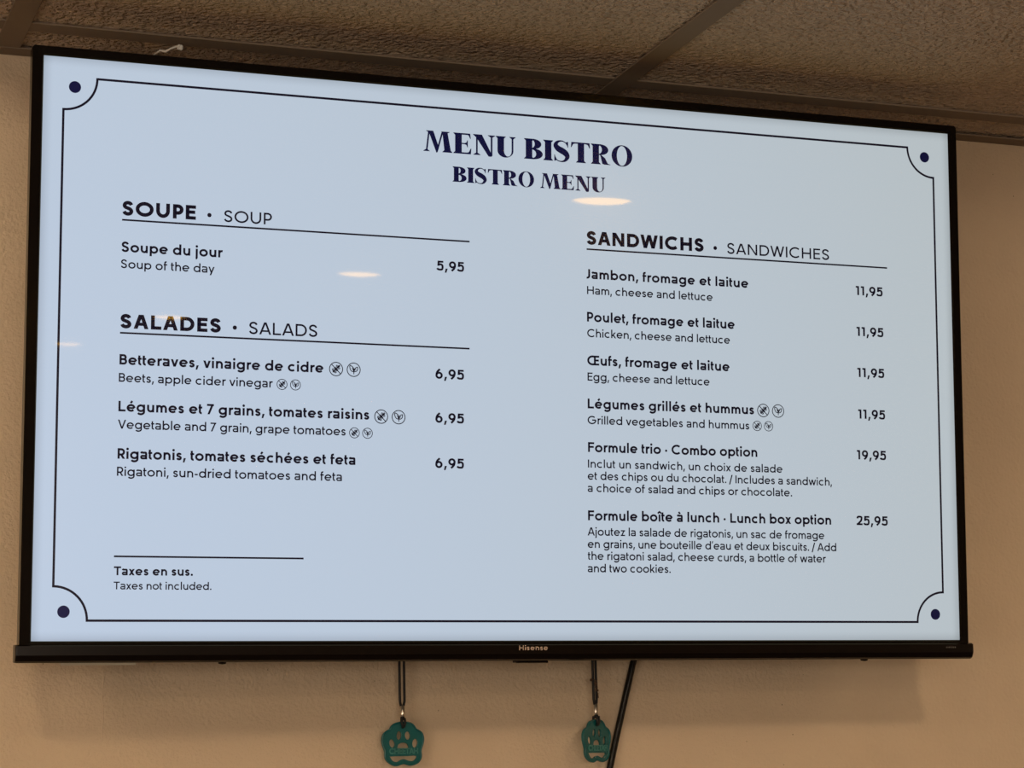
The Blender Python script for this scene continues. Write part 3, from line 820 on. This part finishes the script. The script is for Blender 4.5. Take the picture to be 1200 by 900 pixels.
def ring3(P, r, name, mat, parent, closed=True):
    bm = bmesh.new(); Q = list(P)+([P[0], P[1]] if closed else [])
    tube(bm, Q, r, 8, cap=not closed)
    return obj(name, bm, mat, parent, True)

def paw(loc, yaw, cord_top, strands):
    px = lambda X, Y: ((X-612)/15*.000912, -(Y-480)/15*.00083)
    out = [(500,112),(560,98),(620,96),(690,98),(750,113),(800,155),(838,215),(880,243),(930,280),(960,340),(966,410),(952,490),(930,560),(920,620),(924,680),(915,745),(870,810),(800,845),(730,855),(670,840),(620,826),(560,842),(500,862),(430,848),(360,800),(315,740),(303,680),(305,620),(288,560),(266,490),(257,410),(268,340),(295,285),(345,248),(388,225),(410,180),(450,135)]
    oval = lambda cx, cy, rx, ry, a=0: [px(cx+rx*math.cos(t)*math.cos(a)-ry*math.sin(t)*math.sin(a), cy+rx*math.cos(t)*math.sin(a)+ry*math.sin(t)*math.cos(a)) for t in [2*math.pi*k/18 for k in range(18)]]
    holes = [oval(548, 335, 38, 72, .10), oval(690, 338, 42, 72, -.08), oval(430, 470, 42, 72, -.18), oval(812, 470, 42, 76, .15),
             [px(X, Y) for X, Y in smooth([(520,555),(530,500),(570,468),(625,460),(675,475),(700,520),(702,556)], 3)],
             [px(X, Y) for X, Y in smooth([(392,695),(500,690),(700,690),(832,690),(815,745),(770,775),(700,768),(630,742),(570,755),(510,788),(440,768),(392,695)], 3)[:-1]],
             oval(613, 190, 22, 26)]
    outl = [px(X, Y) for X, Y in smooth(out+[out[0]], 3)][:-1]
    t = empty('paw_tag', loc, (0, 0, yaw))
    pl = plaque('tag_plate', outl, holes, -.0013, .0013, .0004, M['teal'], t)
    ring3([(x*.965, -.0013, z*.965) for x, z in outl], .0009, 'raised_rim', M['teal'], pl)
    L = layout('CHEETAH', 'M', 5.6, -14.0, 15.2)
    bm = bmesh.new()
    for q in L:
        f = bm.faces.new([bm.verts.new((x*mm, -.0020, (z-9.6)*mm)) for x, z in q])
    ex = bmesh.ops.extrude_face_region(bm, geom=bm.faces[:])
    for v in [g for g in ex['geom'] if isinstance(g, bmesh.types.BMVert)]: v.co.y += .0009
    bmesh.ops.recalc_face_normals(bm, faces=bm.faces)
    obj('raised_lettering', bm, M['tealhi'], pl)
    zt = px(613, 190)[1]
    # loop through the eye
    bm = bmesh.new(); z1 = zt+.0085
    tube(bm, [(-.0012, -.0032, z1), (-.0018, -.0036, zt+.004), (0, -.0034, zt-.0005), (0, 0, zt-.0012), (0, .0030, zt+.003), (0, .0022, z1)], .00125, 8)
    tube(bm, [(.0014, -.0030, z1), (.0018, -.0034, zt+.004), (.0004, -.0030, zt)], .00125, 8)
    bmesh.ops.create_icosphere(bm, subdivisions=2, radius=.0023, matrix=Matrix.Translation((0, -.001, z1)))
    obj('cord_loop', bm, M['cord'], t, True)
    bm = bmesh.new(); z2 = z1+.0125
    lathe(bm, [(.0012, z1+.001), (.0024, z1+.0015), (.0026, z1+.004), (.0024, z2-.001), (.0012, z2)], 16, (0, -.0005, 0))
    obj('metal_sleeve', bm, M['ferrule'], t, True)
    for s in strands:
        bm = bmesh.new(); top = cord_top
        tube(bm, [(s*.0012, -.0005, z2-.001), (s*.0023, -.0004, z2+.004), (s*.0024, 0, (z2+top)/2), (s*.0024, .0, top)], .00135, 8)
        obj('cord', bm, M['cord'], t, True)
    return t
ZC = -.3566
a = paw((-.0988, .1085, ZC), 0, .155, (-1, 1))
tag(a, 'teal paw-shaped tag facing the room, hanging under the left half of the television', 'tag', 'paw tags hanging from pull cords')
b2 = paw((.1022, .1060, ZC), math.radians(28), .155, (-1, 1))
tag(b2, 'teal plastic paw-shaped tag turned edgeways, hanging beside the black cable', 'tag', 'paw tags hanging from pull cords')
# dust fluff stuck on the right cord
bm = bmesh.new(); rr = random.Random(8)
for k in range(9):
    q = k/8
    bmesh.ops.create_icosphere(bm, subdivisions=1, radius=rr.uniform(.0010, .0020), matrix=Matrix.Translation((-.0005+q*.0030+rr.uniform(-.001, .001), -.0015, .060-q*.013+rr.uniform(-.001, .001))))
for P in ([(-.0062, -.001, .0602), (-.003, -.001, .0606), (0, -.001, .0600)], [(.002, -.001, .050), (.0035, -.001, .046), (.0042, -.001, .0425)]):
    tube(bm, P, .0006, 6)
bmesh.ops.create_icosphere(bm, subdivisions=1, radius=.0016, matrix=Matrix.Translation((-.0062, -.001, .0602)))
obj('dust_fluff', bm, M['fluff'], b2)

# power / signal cable down the wall, and its outlet below the view
def at(z): return .1213+(.1478-.1191)*(z+.3833)/(.3833-.2766)
bm = bmesh.new()
P = [(at(-.20), .1150, -.20), (at(-.2766), .1165, -.2766), (at(-.33), .1180, -.33), (at(-.3833), .1180, -.3833), (at(-.50)+.003, .1180, -.50), (.075, .1185, -.62), (.071, .1150, -.715), (.071, .1050, -.74)]
Q = smooth3(P)
tube(bm, Q, .0034, 12)
c = obj('power_cable', bm, M['cable'], None, True)
tag(c, 'glossy black cable slanting down the wall from behind the television', 'cable')
bm = bmesh.new(); bm_box(bm, .036, .106, WALL-.006, WALL, -.815, -.700, bevel=.0025); o = obj('wall_outlet', bm, M['outlet'])
tag(o, 'ivory wall outlet plate below the view at the end of the black cable', 'outlet')
boxo('plug', (.058, .084, .0955, .1175, -.757, -.731), M['shell'], c, bevel=.003)
# hardened ridge of paint running down the wall under the left end of the television
bm = bmesh.new()
P = [(-.3860+.0006*math.sin(k*1.7), WALL-.0000, -.283-.009*k) for k in range(9)]
tube(bm, P, [.0002, .0005, .0004, .0006, .0005, .0006, .0004, .0005, .0002], 6)
o = obj('paint_ridge', bm, M['wall'], bpy.data.objects['wall_back'])
